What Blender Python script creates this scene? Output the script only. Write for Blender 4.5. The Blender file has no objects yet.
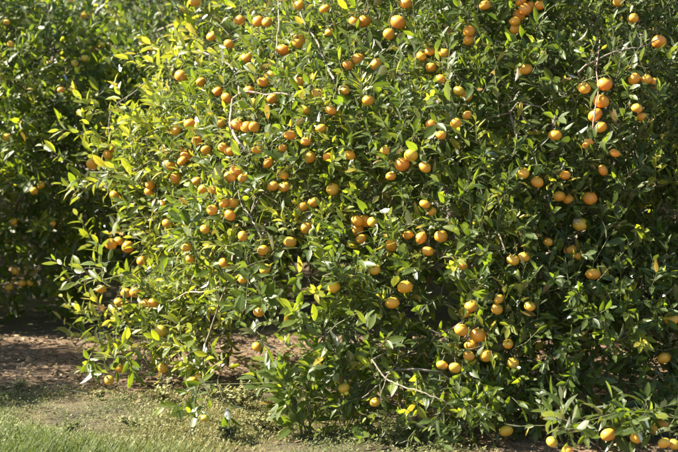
import bpy, math, random
import numpy as np
from mathutils import Matrix, Vector

rng = np.random.default_rng(7)
random.seed(7)
R = math.radians
scene = bpy.context.scene
COL = scene.collection

# ------------------------------------------------------------------ camera, sky, sun, exposure
CAM_H, FOCAL, PITCH = 1.5, 1500.0, math.atan((226 - 106) / 1500.0)   # focal length in photo pixels (678 wide)
cam_d = bpy.data.cameras.new('camera')
cam = bpy.data.objects.new('camera', cam_d); COL.objects.link(cam)
cam.location = (0, 0, CAM_H); cam.rotation_euler = (R(90) - PITCH, 0, 0)
cam_d.sensor_width = 36.0; cam_d.lens = 36.0 * FOCAL / 678.0
cam_d.clip_start = 0.1; cam_d.clip_end = 1000
cam_d.dof.use_dof = True; cam_d.dof.focus_distance = 7.25; cam_d.dof.aperture_fstop = 3.4
scene.camera = cam

SUN_EL, SUN_BACK = R(42), R(1)            # elevation; degrees that the sun stands behind the picture plane, on the left
to_sun = Vector((-math.cos(SUN_BACK) * math.cos(SUN_EL), math.sin(SUN_BACK) * math.cos(SUN_EL), math.sin(SUN_EL)))
world = bpy.data.worlds.new('World'); scene.world = world; world.use_nodes = True
wn = world.node_tree; wn.nodes.clear()
sky = wn.nodes.new('ShaderNodeTexSky'); sky.sky_type = 'NISHITA'; sky.sun_disc = False
sky.sun_elevation = SUN_EL; sky.sun_rotation = math.atan2(to_sun.x, to_sun.y)
bg = wn.nodes.new('ShaderNodeBackground'); bg.inputs[1].default_value = 0.058
wo = wn.nodes.new('ShaderNodeOutputWorld')
wn.links.new(sky.outputs[0], bg.inputs[0]); wn.links.new(bg.outputs[0], wo.inputs[0])
sun_d = bpy.data.lights.new('sun', 'SUN'); sun_d.energy = 5.0; sun_d.angle = R(0.53); sun_d.color = (1.0, 0.91, 0.74)
sun = bpy.data.objects.new('sun', sun_d); COL.objects.link(sun)
sun.rotation_euler = to_sun.to_track_quat('Z', 'Y').to_euler(); sun.location = (-6, 4, 8)
vs = scene.view_settings
vs.view_transform = 'Standard'; vs.look = 'None'; vs.gamma = 1.0; vs.exposure = 2.1; vs.use_curve_mapping = False
scene.render.engine = 'CYCLES'
scene.cycles.max_bounces = 6; scene.cycles.transmission_bounces = 5; scene.cycles.diffuse_bounces = 4; scene.cycles.glossy_bounces = 2
scene.cycles.use_denoising = True

# ------------------------------------------------------------------ helpers
FW = np.array([0, math.cos(PITCH), -math.sin(PITCH)]); UP = np.array([0, math.sin(PITCH), math.cos(PITCH)])
CAM = np.array([0, 0, CAM_H])
def ray(px, py):
    d = FW + np.array([1.0, 0, 0]) * ((px - 339) / FOCAL) + UP * (-(py - 226) / FOCAL)
    return d / d[1]                                     # scaled so that t is the depth Y
def at(px, py, Y): return CAM + ray(px, py) * Y
def project(P):
    q = P - CAM
    f = q @ FW
    return 339 + FOCAL * q[:, 0] / f, 226 - FOCAL * (q @ UP) / f, f

def nrm(a): return a / np.maximum(np.linalg.norm(a, axis=-1, keepdims=True), 1e-9)
class Noise:
    def __init__(s, seed, freq, n=10):
        r = np.random.default_rng(seed)
        s.k = nrm(r.normal(size=(n, 3))) * freq * r.uniform(0.6, 1.5, (n, 1)); s.p = r.uniform(0, 6.283, n)
    def __call__(s, P): return np.sin(P @ s.k.T + s.p).sum(-1) / math.sqrt(len(s.p))

def link(name, data, parent=None, **props):
    o = bpy.data.objects.new(name, data); COL.objects.link(o)
    if parent is not None: o.parent = parent
    for k, v in props.items(): o[k] = v
    return o
def np_mesh(name, V, F, mat, attrs=None, smooth=True):
    """V (n,3); F list of (k,m) int arrays of faces, one for each face size"""
    me = bpy.data.meshes.new(name)
    F = [f for f in F if len(f)]
    me.vertices.add(len(V)); me.vertices.foreach_set('co', np.ascontiguousarray(V, np.float32).ravel())
    loops = np.concatenate([f.ravel() for f in F]).astype(np.int32)
    sizes = np.concatenate([np.full(len(f), f.shape[1]) for f in F])
    starts = np.concatenate([[0], np.cumsum(sizes)[:-1]]).astype(np.int32)
    me.loops.add(len(loops)); me.loops.foreach_set('vertex_index', loops)
    me.polygons.add(len(sizes)); me.polygons.foreach_set('loop_start', starts)
    me.update(calc_edges=True)
    if smooth: me.polygons.foreach_set('use_smooth', np.ones(len(sizes), bool))
    for k, v in (attrs or {}).items():
        a = me.attributes.new(k, 'FLOAT', 'POINT'); a.data.foreach_set('value', np.ascontiguousarray(v, np.float32))
    if mat: me.materials.append(mat)
    me.validate()
    return me

class Tubes:
    """swept tubes gathered into one mesh"""
    skip = None
    def __init__(s, sides): s.n = sides; s.V = []; s.F = []; s.c = 0
    def add(s, P, rad):
        P = np.asarray(P, float); m = len(P)
        if s.skip and s.skip(np.vstack([P, (P[1:] + P[:-1]) / 2])): return
        rad = np.broadcast_to(np.asarray(rad, float), (m,))
        T = nrm(np.gradient(P, axis=0))
        ref = np.array([0.31, 0.87, 0.38]) if abs(T[0] @ np.array([0.31, 0.87, 0.38])) < 0.9 else np.array([1.0, 0, 0])
        X = nrm(np.cross(T, ref)); Y = np.cross(T, X)
        a = np.arange(s.n) * 2 * math.pi / s.n
        V = P[:, None] + rad[:, None, None] * (np.cos(a)[None, :, None] * X[:, None] + np.sin(a)[None, :, None] * Y[:, None])
        i = np.arange(m - 1)[:, None] * s.n; j = np.arange(s.n)[None]; k = (j + 1) % s.n
        f = np.stack([i + j, i + k, i + s.n + k, i + s.n + j], -1).reshape(-1, 4) + s.c
        s.V.append(V.reshape(-1, 3)); s.F.append(f); s.c += m * s.n
        s.V.append(P[-1:] + T[-1:] * rad[-1]); e = s.c - s.n
        s.F.append(np.stack([e + np.arange(s.n), e + (np.arange(s.n) + 1) % s.n, np.full(s.n, s.c), np.full(s.n, s.c)], -1)); s.c += 1
    def mesh(s, name, mat):
        V = np.concatenate(s.V); F = np.concatenate(s.F); tri = F[:, 2] == F[:, 3]
        return np_mesh(name, V, [F[~tri], F[tri][:, :3]], mat)
def smooth_path(P, n=6):
    """Catmull-Rom through the points"""
    P = np.asarray(P, float); Q = np.vstack([2 * P[0] - P[1], P, 2 * P[-1] - P[-2]]); out = []
    for i in range(1, len(Q) - 2):
        for t in np.linspace(0, 1, n, endpoint=False):
            a, b, c, d = Q[i - 1:i + 3]
            out.append(0.5 * (2 * b + (c - a) * t + (2 * a - 5 * b + 4 * c - d) * t * t + (3 * b - a - 3 * c + d) * t ** 3))
    out.append(P[-1]); return np.array(out)

# ------------------------------------------------------------------ materials
def mat(name):
    m = bpy.data.materials.new(name); m.use_nodes = True; m.node_tree.nodes.clear()
    return m, m.node_tree, m.node_tree.nodes, m.node_tree.links
def node(t, kind, **kw):
    n = t.nodes.new('ShaderNode' + kind)
    for k, v in kw.items(): setattr(n, k, v)
    return n
def ramp(t, stops, fac=None):
    r = t.nodes.new('ShaderNodeValToRGB'); e = r.color_ramp.elements
    while len(e) < len(stops): e.new(0.5)
    for x, (p, c) in zip(e, stops): x.position = p; x.color = (*c, 1)
    if fac is not None: t.links.new(fac, r.inputs[0])
    return r
def mixc(t, fac, a, b, blend='MIX'):
    m = t.nodes.new('ShaderNodeMix'); m.data_type = 'RGBA'; m.blend_type = blend
    for s, v in ((m.inputs[0], fac), (m.inputs[6], a), (m.inputs[7], b)):
        if isinstance(v, bpy.types.NodeSocket): t.links.new(v, s)
        else: s.default_value = v if not isinstance(v, tuple) else (*v, 1)
    return m.outputs[2]
def attr(t, name):
    n = t.nodes.new('ShaderNodeAttribute'); n.attribute_name = name; return n.outputs['Fac']
def noise(t, scale, detail=3, vec=None, out='Fac', rough=0.55):
    n = t.nodes.new('ShaderNodeTexNoise'); n.inputs['Scale'].default_value = scale; n.inputs['Detail'].default_value = detail
    n.inputs['Roughness'].default_value = rough
    if vec is not None: t.links.new(vec, n.inputs['Vector'])
    return n.outputs[out]
def wpos(t): return t.nodes.new('ShaderNodeNewGeometry').outputs['Position']
def bump(t, h, strength, dist):
    b = t.nodes.new('ShaderNodeBump'); b.inputs['Strength'].default_value = strength; b.inputs['Distance'].default_value = dist
    t.links.new(h, b.inputs['Height']); return b.outputs[0]

def leaf_material(name, stops, trans_stops, rough=0.34, gloss=0.5, trans=0.42):
    m, t, N, L = mat(name)
    tone = attr(t, 'tone'); rib = attr(t, 'rib')
    up = ramp(t, stops, tone).outputs[0]
    mot = noise(t, 90, 4, wpos(t))
    up = mixc(t, ramp(t, [(0.48, (0, 0, 0)), (0.74, (0.5,) * 3)], mot).outputs[0], up, (0.17, 0.18, 0.045))
    ribf = ramp(t, [(0.0, (0.6,) * 3), (0.16, (0, 0, 0))], rib).outputs[0]
    up = mixc(t, ribf, up, (0.20, 0.25, 0.07))
    under = mixc(t, 0.35, up, (0.16, 0.20, 0.07))
    geo = node(t, 'NewGeometry')
    col = mixc(t, geo.outputs['Backfacing'], up, under)
    tr = ramp(t, trans_stops, tone).outputs[0]
    tr = mixc(t, ribf, tr, (0.12, 0.16, 0.02))
    d = node(t, 'BsdfDiffuse'); L.new(col, d.inputs[0])
    x = node(t, 'BsdfTranslucent'); L.new(tr, x.inputs[0])
    mx = node(t, 'MixShader'); mx.inputs[0].default_value = trans; L.new(d.outputs[0], mx.inputs[1]); L.new(x.outputs[0], mx.inputs[2])
    g = node(t, 'BsdfGlossy'); g.inputs['Roughness'].default_value = rough
    bn = bump(t, noise(t, 220, 2, wpos(t)), 0.25, 0.002)
    L.new(bn, g.inputs['Normal']); L.new(bn, d.inputs['Normal'])
    fr = node(t, 'Fresnel'); fr.inputs[0].default_value = 1.5
    gm = node(t, 'Math', operation='MULTIPLY'); L.new(fr.outputs[0], gm.inputs[0]); gm.inputs[1].default_value = gloss
    m2 = node(t, 'MixShader'); L.new(gm.outputs[0], m2.inputs[0]); L.new(mx.outputs[0], m2.inputs[1]); L.new(g.outputs[0], m2.inputs[2])
    o = node(t, 'OutputMaterial'); L.new(m2.outputs[0], o.inputs[0]); return m
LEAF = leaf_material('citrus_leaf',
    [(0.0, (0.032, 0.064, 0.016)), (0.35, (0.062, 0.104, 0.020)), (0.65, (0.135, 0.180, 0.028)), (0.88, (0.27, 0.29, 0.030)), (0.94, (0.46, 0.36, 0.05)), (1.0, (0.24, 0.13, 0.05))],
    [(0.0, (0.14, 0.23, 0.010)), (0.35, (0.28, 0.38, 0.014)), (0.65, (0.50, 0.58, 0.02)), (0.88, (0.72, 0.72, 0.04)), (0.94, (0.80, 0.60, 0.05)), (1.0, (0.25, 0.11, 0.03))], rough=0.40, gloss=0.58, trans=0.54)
WEED = leaf_material('weed_leaf',
    [(0.0, (0.06, 0.09, 0.03)), (0.5, (0.21, 0.225, 0.09)), (0.8, (0.40, 0.365, 0.18)), (1.0, (0.42, 0.31, 0.18))],
    [(0.0, (0.10, 0.16, 0.03)), (0.5, (0.25, 0.28, 0.06)), (0.8, (0.38, 0.32, 0.12)), (1.0, (0.35, 0.25, 0.12))], rough=0.6, gloss=0.3, trans=0.35)
LITTER = leaf_material('dead_leaf',
    [(0.0, (0.07, 0.04, 0.022)), (0.5, (0.19, 0.11, 0.055)), (1.0, (0.42, 0.31, 0.18))],
    [(0.0, (0.05, 0.025, 0.01)), (0.5, (0.12, 0.06, 0.02)), (1.0, (0.2, 0.12, 0.05))], rough=0.6, gloss=0.5, trans=0.15)

def bark(name, dark, light, scale):
    m, t, N, L = mat(name)
    p = wpos(t); n = noise(t, scale, 5, p, rough=0.65)
    c = ramp(t, [(0.3, dark), (0.7, light)], n).outputs[0]
    b = node(t, 'BsdfPrincipled'); L.new(c, b.inputs['Base Color']); b.inputs['Roughness'].default_value = 0.8
    L.new(bump(t, noise(t, scale * 3, 4, p), 0.6, 0.006), b.inputs['Normal'])
    o = node(t, 'OutputMaterial'); L.new(b.outputs[0], o.inputs[0]); return m
BARK = bark('grey_brown_bark', (0.085, 0.065, 0.05), (0.30, 0.26, 0.21), 34)
PALE_BARK = bark('bare_pale_twig', (0.17, 0.14, 0.10), (0.38, 0.33, 0.26), 60)
PINK_BARK = bark('pinkish_dry_stem', (0.20, 0.12, 0.09), (0.38, 0.27, 0.21), 60)
TWIG = bark('green_brown_twig', (0.075, 0.085, 0.03), (0.17, 0.17, 0.075), 50)

def fruit_material():
    m, t, N, L = mat('mandarin_peel')
    oi = node(t, 'ObjectInfo'); tc = node(t, 'TexCoord')
    p = node(t, 'VectorMath', operation='ADD'); L.new(tc.outputs['Object'], p.inputs[0]); L.new(oi.outputs['Location'], p.inputs[1])
    n = noise(t, 26, 4, p.outputs[0])
    c = mixc(t, ramp(t, [(0.40, (0, 0, 0)), (0.72, (0.55,) * 3)], n).outputs[0], oi.outputs['Color'], (0.72, 0.40, 0.06))
    # greener shoulder round the stalk, small brown scars
    sp = node(t, 'SeparateXYZ'); L.new(tc.outputs['Object'], sp.inputs[0])
    sh = ramp(t, [(0.5, (0, 0, 0)), (1.0, (1.0,) * 3)], None)
    mr = node(t, 'MapRange'); mr.inputs[1].default_value = -0.03; mr.inputs[2].default_value = 0.032; L.new(sp.outputs[2], mr.inputs[0]); L.new(mr.outputs[0], sh.inputs[0])
    hm = node(t, 'Math', operation='MULTIPLY'); L.new(sh.outputs[0], hm.inputs[0]); L.new(oi.outputs['Random'], hm.inputs[1])
    c = mixc(t, hm.outputs[0], c, (0.40, 0.38, 0.05))
    sc = ramp(t, [(0.69, (0, 0, 0)), (0.74, (0.7,) * 3)], noise(t, 70, 2, p.outputs[0]))
    c = mixc(t, sc.outputs[0], c, (0.25, 0.12, 0.03))
    b = node(t, 'BsdfPrincipled'); L.new(c, b.inputs['Base Color']); b.inputs['Roughness'].default_value = 0.42
    vo = node(t, 'TexVoronoi'); vo.inputs['Scale'].default_value = 420; L.new(tc.outputs['Object'], vo.inputs['Vector'])
    L.new(bump(t, vo.outputs['Distance'], 0.35, 0.0012), b.inputs['Normal'])
    o = node(t, 'OutputMaterial'); L.new(b.outputs[0], o.inputs[0]); return m
PEEL = fruit_material()
def plain(name, col, rough=0.7):
    m, t, N, L = mat(name)
    c = mixc(t, noise(t, 40, 3, wpos(t)), col, tuple(x * 0.6 for x in col))
    b = node(t, 'BsdfPrincipled'); L.new(c, b.inputs['Base Color']); b.inputs['Roughness'].default_value = rough
    o = node(t, 'OutputMaterial'); L.new(b.outputs[0], o.inputs[0]); return m
CALYX = plain('green_calyx', (0.14, 0.17, 0.04)); PITH = plain('pale_pith', (0.62, 0.50, 0.28), 0.8)

def ground_material():
    m, t, N, L = mat('orchard_soil')
    p = wpos(t); big = noise(t, 0.9, 4, p); mid = noise(t, 5, 5, p, rough=0.7); fine = noise(t, 70, 4, p, rough=0.7)
    soil = ramp(t, [(0.3, (0.11, 0.060, 0.034)), (0.55, (0.24, 0.145, 0.085)), (0.75, (0.38, 0.26, 0.17))], mid).outputs[0]
    soil = mixc(t, 0.45, soil, ramp(t, [(0.35, (0.06, 0.036, 0.02)), (0.65, (0.36, 0.26, 0.17))], fine).outputs[0])
    turf = ramp(t, [(0.3, (0.045, 0.045, 0.02)), (0.6, (0.13, 0.105, 0.055)), (0.8, (0.25, 0.195, 0.11))], mid).outputs[0]
    g = attr(t, 'turf')
    ad = node(t, 'Math', operation='MULTIPLY_ADD'); L.new(big, ad.inputs[0]); ad.inputs[1].default_value = 0.9; ad.inputs[2].default_value = -0.45
    sm = node(t, 'Math', operation='ADD', use_clamp=True); L.new(ad.outputs[0], sm.inputs[0]); L.new(g, sm.inputs[1])
    c = mixc(t, sm.outputs[0], soil, turf)
    b = node(t, 'BsdfPrincipled'); L.new(c, b.inputs['Base Color']); b.inputs['Roughness'].default_value = 0.95
    L.new(bump(t, fine, 0.9, 0.03), b.inputs['Normal'])
    o = node(t, 'OutputMaterial'); L.new(b.outputs[0], o.inputs[0]); return m
SOIL = ground_material()

# ------------------------------------------------------------------ the ground
gn1, gn2, gn3 = Noise(3, 2.2), Noise(4, 9.0), Noise(5, 30.0)
def ground_z(x, y):
    P = np.stack([x, y, np.zeros_like(x)], -1)
    near = np.exp(-((x / 7) ** 2 + ((y - 8.5) / 6) ** 2) ** 2)
    return near * (0.012 * gn1(P) + 0.008 * gn2(P) + 0.004 * gn3(P))
def turf_amount(x, y):
    """1 on the mown alleys between the rows, 0 on the bare strip under the trees"""
    d = np.abs((y - 8.75 + 2.4) % 4.9 - 2.4)          # distance from the middle of the nearest row
    P = np.stack([x, y, np.zeros_like(x)], -1)
    bare_side = np.where(y < 9, 2.3 * np.clip((x - 0.0) / 0.9, 0, 1), 0)     # the bare strip is wider towards the right
    return np.clip((d - 0.72 - bare_side + 0.12 * gn1(P)) / 0.4, 0, 1)
gx = np.concatenate([-np.geomspace(260, 3.6, 26), np.linspace(-3.5, 4, 160), np.geomspace(4.1, 260, 26)])
gy = np.concatenate([-np.geomspace(260, 2, 12)[:-1], np.linspace(-2, 5.5, 12), np.linspace(5.6, 12, 150), np.geomspace(12.1, 420, 36)])
GX, GY = np.meshgrid(gx, gy); nx, ny = len(gx), len(gy)
GZ = ground_z(GX.ravel(), GY.ravel())
idx = np.arange(nx * ny).reshape(ny, nx)
gf = np.stack([idx[:-1, :-1], idx[:-1, 1:], idx[1:, 1:], idx[1:, :-1]], -1).reshape(-1, 4)
gm = np_mesh('ground', np.stack([GX.ravel(), GY.ravel(), GZ], -1), [gf], SOIL, {'turf': turf_amount(GX.ravel(), GY.ravel())})
link('ground', gm, kind='structure', label='bare brown orchard soil with strips of weedy turf')

# ------------------------------------------------------------------ leaves
# template: rows (x, half width) along the blade
def leaf_template(rows):
    V = [(0, 0)]; F3 = []; F4 = []
    for x, w in rows: V += [(x, -w), (x, 0), (x, w)]
    V.append((1, 0)); k = len(rows)
    F3 += [(0, 1, 2), (0, 2, 3)]
    for i in range(k - 1):
        a = 1 + 3 * i; F4 += [(a, a + 3, a + 4, a + 1), (a + 1, a + 4, a + 5, a + 2)]
    a = 1 + 3 * (k - 1); e = len(V) - 1; F3 += [(a, e, a + 1), (a + 1, e, a + 2)]
    return np.array(V, float), np.array(F3), np.array(F4)
FINE = leaf_template([(0.14, 0.46), (0.36, 0.93), (0.60, 0.97), (0.84, 0.52)])
THREE = leaf_template([(0.18, 0.58), (0.48, 1.0), (0.80, 0.60)])
MIDL = leaf_template([(0.28, 0.9), (0.68, 0.9)])
ROUGH = leaf_template([(0.45, 1.0)])
class Leaves:
    """a pile of leaves as arrays: origin, axis, normal, length, half width, droop, fold, tone"""
    def __init__(s): s.d = []
    def add(s, O, A, Nn, L, W, D, Fo, T): s.d.append(np.column_stack([O, A, Nn, L, W, D, Fo, T]))
    def done(s):
        d = np.concatenate(s.d); s.O, s.A, s.N = d[:, :3], nrm(d[:, 3:6]), d[:, 6:9]
        s.N = nrm(s.N - s.A * (s.N * s.A).sum(1, keepdims=True)); s.L, s.W, s.D, s.Fo, s.T = d[:, 9:].T
        s.B = np.cross(s.N, s.A); s.C = s.O + s.A * (s.L * 0.5)[:, None] - s.N * (s.D * s.L * 0.25)[:, None]
        return s
    def keep(s, m):
        for k in ('O', 'A', 'N', 'L', 'W', 'D', 'Fo', 'T', 'B', 'C'): setattr(s, k, getattr(s, k)[m])
        return s
    def mesh(s, name, tmpl, m, sel=None): return s.mixed(name, m, [(tmpl, np.ones(len(s.L), bool) if sel is None else sel)])
    def mixed(s, name, m, sets):
        """one mesh; sets: (template, which leaves)"""
        PV, F3s, F4s, tone, rib, base = [], [], [], [], [], 0
        for (V, F3, F4), sel in sets:
            i = np.flatnonzero(sel); x, y = V[:, 0][None], V[:, 1][None]; L, W = s.L[i][:, None], s.W[i][:, None]
            h = s.Fo[i][:, None] * W * np.abs(y) - s.D[i][:, None] * L * x * x
            P = s.O[i][:, None] + s.A[i][:, None] * (L * x)[..., None] + s.B[i][:, None] * (W * y)[..., None] + s.N[i][:, None] * h[..., None]
            k = len(V); off = base + (np.arange(len(i)) * k)[:, None, None]; base += len(i) * k
            PV.append(P.reshape(-1, 3)); F3s.append((F3[None] + off).reshape(-1, 3))
            if len(F4): F4s.append((F4[None] + off).reshape(-1, 4))
            tone.append(np.repeat(s.T[i], k)); rib.append(np.tile(np.abs(V[:, 1]), len(i)))
        return np_mesh(name, np.concatenate(PV), [np.concatenate(F3s)] + ([np.concatenate(F4s)] if F4s else []), m, {'tone': np.concatenate(tone), 'rib': np.concatenate(rib)})
# shared meshes for leaves that are objects of their own
def leaf_variants(material, tag_name, tones):
    out = []
    for tone in tones:
        V, F3, F4 = FINE
        for dr, fo in ((0.10, 0.22), (0.22, 0.34)):
            P = np.stack([V[:, 0], V[:, 1], fo * 0.22 * np.abs(V[:, 1]) - dr * V[:, 0] ** 2], -1)
            out.append((tone, dr, np_mesh(tag_name, P, [F3, F4], material, {'tone': np.full(len(V), tone), 'rib': np.abs(V[:, 1])})))
    return out
LEAF_VAR = leaf_variants(LEAF, 'leaf', (0.05, 0.2, 0.35, 0.5, 0.65, 0.8, 0.92, 0.98))
def leaf_objects(lv, sel, parent, variants=LEAF_VAR):
    for i in np.flatnonzero(sel):
        me = min(variants, key=lambda v: abs(v[0] - lv.T[i]) + 0.5 * abs(v[1] - lv.D[i]))[2]
        o = link('leaf', me, parent)
        M = np.eye(4); M[:3, 0] = lv.A[i] * lv.L[i]; M[:3, 1] = lv.B[i] * lv.W[i]; M[:3, 2] = lv.N[i] * lv.L[i]; M[:3, 3] = lv.O[i] - np.array(parent.location)
        o.matrix_basis = Matrix(M.tolist())
def showing_largest(lv, n, x0=-4, y0=-4, x1=682, y1=456):
    """the n leaves that show largest: nearest in their cell of the picture, turned to the camera"""
    px, py, f = project(lv.C)
    area = lv.L * lv.W * np.abs((lv.N * nrm(CAM - lv.C)).sum(1)) * (FOCAL / f) ** 2
    ok = (px > x0) & (px < x1) & (py > y0) & (py < y1)
    cell = (px // 7).astype(int) * 1000 + (py // 7).astype(int)
    order = np.lexsort((f, cell)); first = np.ones(len(order), bool); first[1:] = cell[order][1:] != cell[order][:-1]
    front = np.zeros(len(cell), bool); front[order[first]] = True
    area = np.where(ok & front, area, 0); m = np.zeros(len(cell), bool); m[np.argsort(-area)[:n]] = True
    return m & (area > 0)

def grow_shoots(lv, tw, base, direc, outward, length, n_leaf, tone, r, size=1.0, twig_r=0.0022):
    """leafy shoots: arrays base (n,3), direc (n,3), length (n), tone (n)"""
    n = len(base); bend = nrm(direc + np.array([0, 0, 1.0]) * r.uniform(-0.35, 0.35, (n, 1)))
    u = nrm(np.cross(direc, r.normal(size=(n, 3)))); v = np.cross(nrm(direc), u); ph = r.uniform(0, 6.28, n)
    for k in range(n_leaf):
        f = (k + 0.6) / n_leaf
        p = base + (direc * (1 - f * 0.5) + bend * f * 0.5) * (length * f)[:, None]
        a = ph + k * 2.4 + r.normal(0, 0.25, n)
        side = np.cos(a)[:, None] * u + np.sin(a)[:, None] * v
        open_ = (1.05 - 0.70 * f) * r.uniform(0.8, 1.25, n)
        A = nrm(direc * np.cos(open_)[:, None] + side * np.sin(open_)[:, None] + r.normal(0, 0.14, (n, 3)) + np.array([0, 0, -0.14]))
        ad = direc * np.sin(open_)[:, None] - side * np.cos(open_)[:, None]         # upper face turned to the shoot
        Nn = nrm(ad * 0.75 + np.array([0, 0, 0.5]) + outward * 0.2 + r.normal(0, 0.34, (n, 3)))
        L = size * r.uniform(0.042, 0.100, n) * (0.78 + 0.36 * math.sin(math.pi * min(1, f * 0.9 + 0.1)))
        keep = r.random(n) < 0.93
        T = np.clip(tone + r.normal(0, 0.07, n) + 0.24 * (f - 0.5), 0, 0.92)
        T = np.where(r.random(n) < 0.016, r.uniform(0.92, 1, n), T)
        s = keep; pet = 0.008 * size
        lv.add((p + A * pet)[s], A[s], Nn[s], L[s], (L * r.uniform(0.15, 0.22, n))[s], (r.uniform(-0.04, 0.28, n) + 0.3 * (r.random(n) < 0.12))[s], (r.uniform(0.05, 0.5, n) + 0.5 * (r.random(n) < 0.1))[s], T[s])
    if tw is not None:
        for i in range(n):
            q = base[i] + direc[i] * length[i] * 0.5; e = base[i] + (direc[i] * 0.5 + bend[i] * 0.5) * length[i]
            tw.add([base[i], q, e], [twig_r, twig_r * 0.8, twig_r * 0.5])

# ------------------------------------------------------------------ trees
class Crown:
    """a crown round (cx, cy): radius by height, lumpy, with an underside whose height changes round the tree"""
    def __init__(s, cx, cy, prof, zmin, seed, lump=0.11, hollow=1.8):
        s.hollow = hollow
        s.c = np.array([cx, cy, 0.0]); s.z = [p[0] for p in prof]; s.r = [p[1] for p in prof]; s.zmin = zmin
        s.n1, s.n2 = Noise(seed, 2.6), Noise(seed + 1, 6.5); s.lump = lump
    def f(s, P):
        """1 on the surface, less inside; the underside handled apart"""
        q = P - s.c; rad = np.hypot(q[..., 0], q[..., 1]); Rz = np.interp(q[..., 2], s.z, s.r)
        Rz = Rz * (1 + s.lump * 0.65 * s.n1(P) + s.lump * 0.5 * s.n2(P))
        return rad / np.maximum(Rz, 0.05)
    def low(s, P):
        q = P - s.c; th = np.degrees(np.arctan2(q[..., 1], q[..., 0])); return s.zmin(th) + 0.05 * s.n2(P * 0.9) + s.hollow * np.clip(0.9 - s.f(P), 0, 1)
    def sample(s, n, r, lo=0.60, bias=2.0):
        out = []; have = 0; zt = s.z[-1]; rm = max(s.r) * 1.25
        while have < n:
            P = np.column_stack([r.uniform(-rm, rm, 40000), r.uniform(-rm, rm, 40000), r.uniform(0, zt * 1.05, 40000)]) + s.c
            f = s.f(P); g = (f < 1.0) & (f > lo) & (P[:, 2] > s.low(P)); g |= (f < 1.0) & (P[:, 2] > zt * 0.80) & (P[:, 2] < zt)
            g &= r.random(len(P)) < np.clip((f - lo + 0.12) / (1.12 - lo), 0.02, 1) ** (bias - 1)
            out.append(P[g]); have += g.sum()
        return np.concatenate(out)[:n]
    def outward(s, P):
        q = P - s.c; o = np.column_stack([q[:, 0], q[:, 1], (q[:, 2] - 1.1) * 0.55]); return nrm(o)
    def hit(s, px, py, Y0=5.5, Y1=10.5):
        """point of the crown's skin on the line of sight, or the line's closest point to the crown"""
        Ys = np.arange(Y0, Y1, 0.01); P = CAM[None] + np.array(ray(px, py))[None] * Ys[:, None]; f = s.f(P)
        h = np.flatnonzero(f < 1.0); p = P[h[0]] if len(h) else P[np.argmin(f)]
        return p if p[2] > 0.09 else at(px, py, (CAM_H - 0.09) / -ray(px, py)[2])

def skeleton(crown, r, n_attr, trunk_h, step=0.11):
    """space colonisation: nodes, parents"""
    A = crown.sample(n_attr, r, 0.35, 1.6)
    base = crown.c.copy(); nodes = [base + np.array([0, 0, z]) + np.array([0.02 * math.sin(z * 9), 0.02 * math.cos(z * 7), 0]) for z in np.linspace(-0.05, trunk_h, 6)]
    par = [-1, 0, 1, 2, 3, 4]; top = 5; limbs = 7
    for i in range(limbs):
        a = 6.283 * i / limbs + r.uniform(-0.25, 0.25); d = nrm(np.array([math.cos(a), math.sin(a), r.uniform(0.5, 1.3)])); p = top - (i % 2); q = nodes[p]
        for k in range(3):
            q = q + d * step + r.normal(0, 0.012, 3); nodes.append(q); par.append(p); p = len(nodes) - 1
    for it in range(44):
        NN = np.array(nodes); first = 6
        D = np.linalg.norm(A[:, None] - NN[None, first:], axis=-1); j = D.argmin(1); dm = D[np.arange(len(A)), j]
        alive = dm > 0.13; A = A[alive]; j = j[alive] + first
        if not len(A): break
        new = {}
        for a, k in zip(A, j): new.setdefault(int(k), []).append(nrm(a - NN[k]))
        for k, ds in new.items():
            d = nrm(np.mean(ds, 0) + r.normal(0, 0.16, 3) + np.array([0, 0, 0.05])); nodes.append(NN[k] + d * step); par.append(k)
    return np.array(nodes), np.array(par)
def chains(nodes, par):
    n = len(nodes); kids = [[] for _ in range(n)]
    for i, p in enumerate(par):
        if p >= 0: kids[p].append(i)
    w = np.full(n, 0.0032 ** 2.25)
    for i in range(n - 1, 0, -1): w[par[i]] += w[i]
    rad = np.minimum(w ** (1 / 2.25), 0.085)
    return kids, rad
def build_wood(root, crown, r, n_attr, trunk_h, sides=6, twig_min=0.0):
    nodes, par = skeleton(crown, r, n_attr, trunk_h); kids, rad = chains(nodes, par); loc = np.array(root.location)
    def sweep(start, tb, from_parent):
        stack = [(start, from_parent)]
        while stack:
            i, p = stack.pop(); path = [nodes[p]] if p is not None else []; rr = [min(rad[p], rad[i] * 1.15)] if p is not None else []
            while True:
                path.append(nodes[i]); rr.append(rad[i])
                if not kids[i]: break
                k = sorted(kids[i], key=lambda c: -rad[c])
                for c in k[1:]: stack.append((c, i))
                i = k[0]
            if len(path) > 1: tb.add(np.array(path) - loc, np.array(rr))
    tb = Tubes(10); P = nodes[:6].copy(); pr = rad[:6] * np.array([1.5, 1.2, 1.05, 1, 1, 0.9]); tb.add(P - loc, pr)
    link('trunk', tb.mesh('trunk', BARK), root)
    for p in (4, 5):
        for c in kids[p]:
            if c == 5: continue
            tb = Tubes(sides); sweep(c, tb, p); link('branch', tb.mesh('branch', BARK), root)
    return nodes, rad
def nearest(nodes, P):
    out = np.empty(len(P), int)
    for a in range(0, len(P), 2000): out[a:a + 2000] = np.linalg.norm(P[a:a + 2000, None] - nodes[None], axis=-1).argmin(1)
    return out
GROWN = {}
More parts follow.
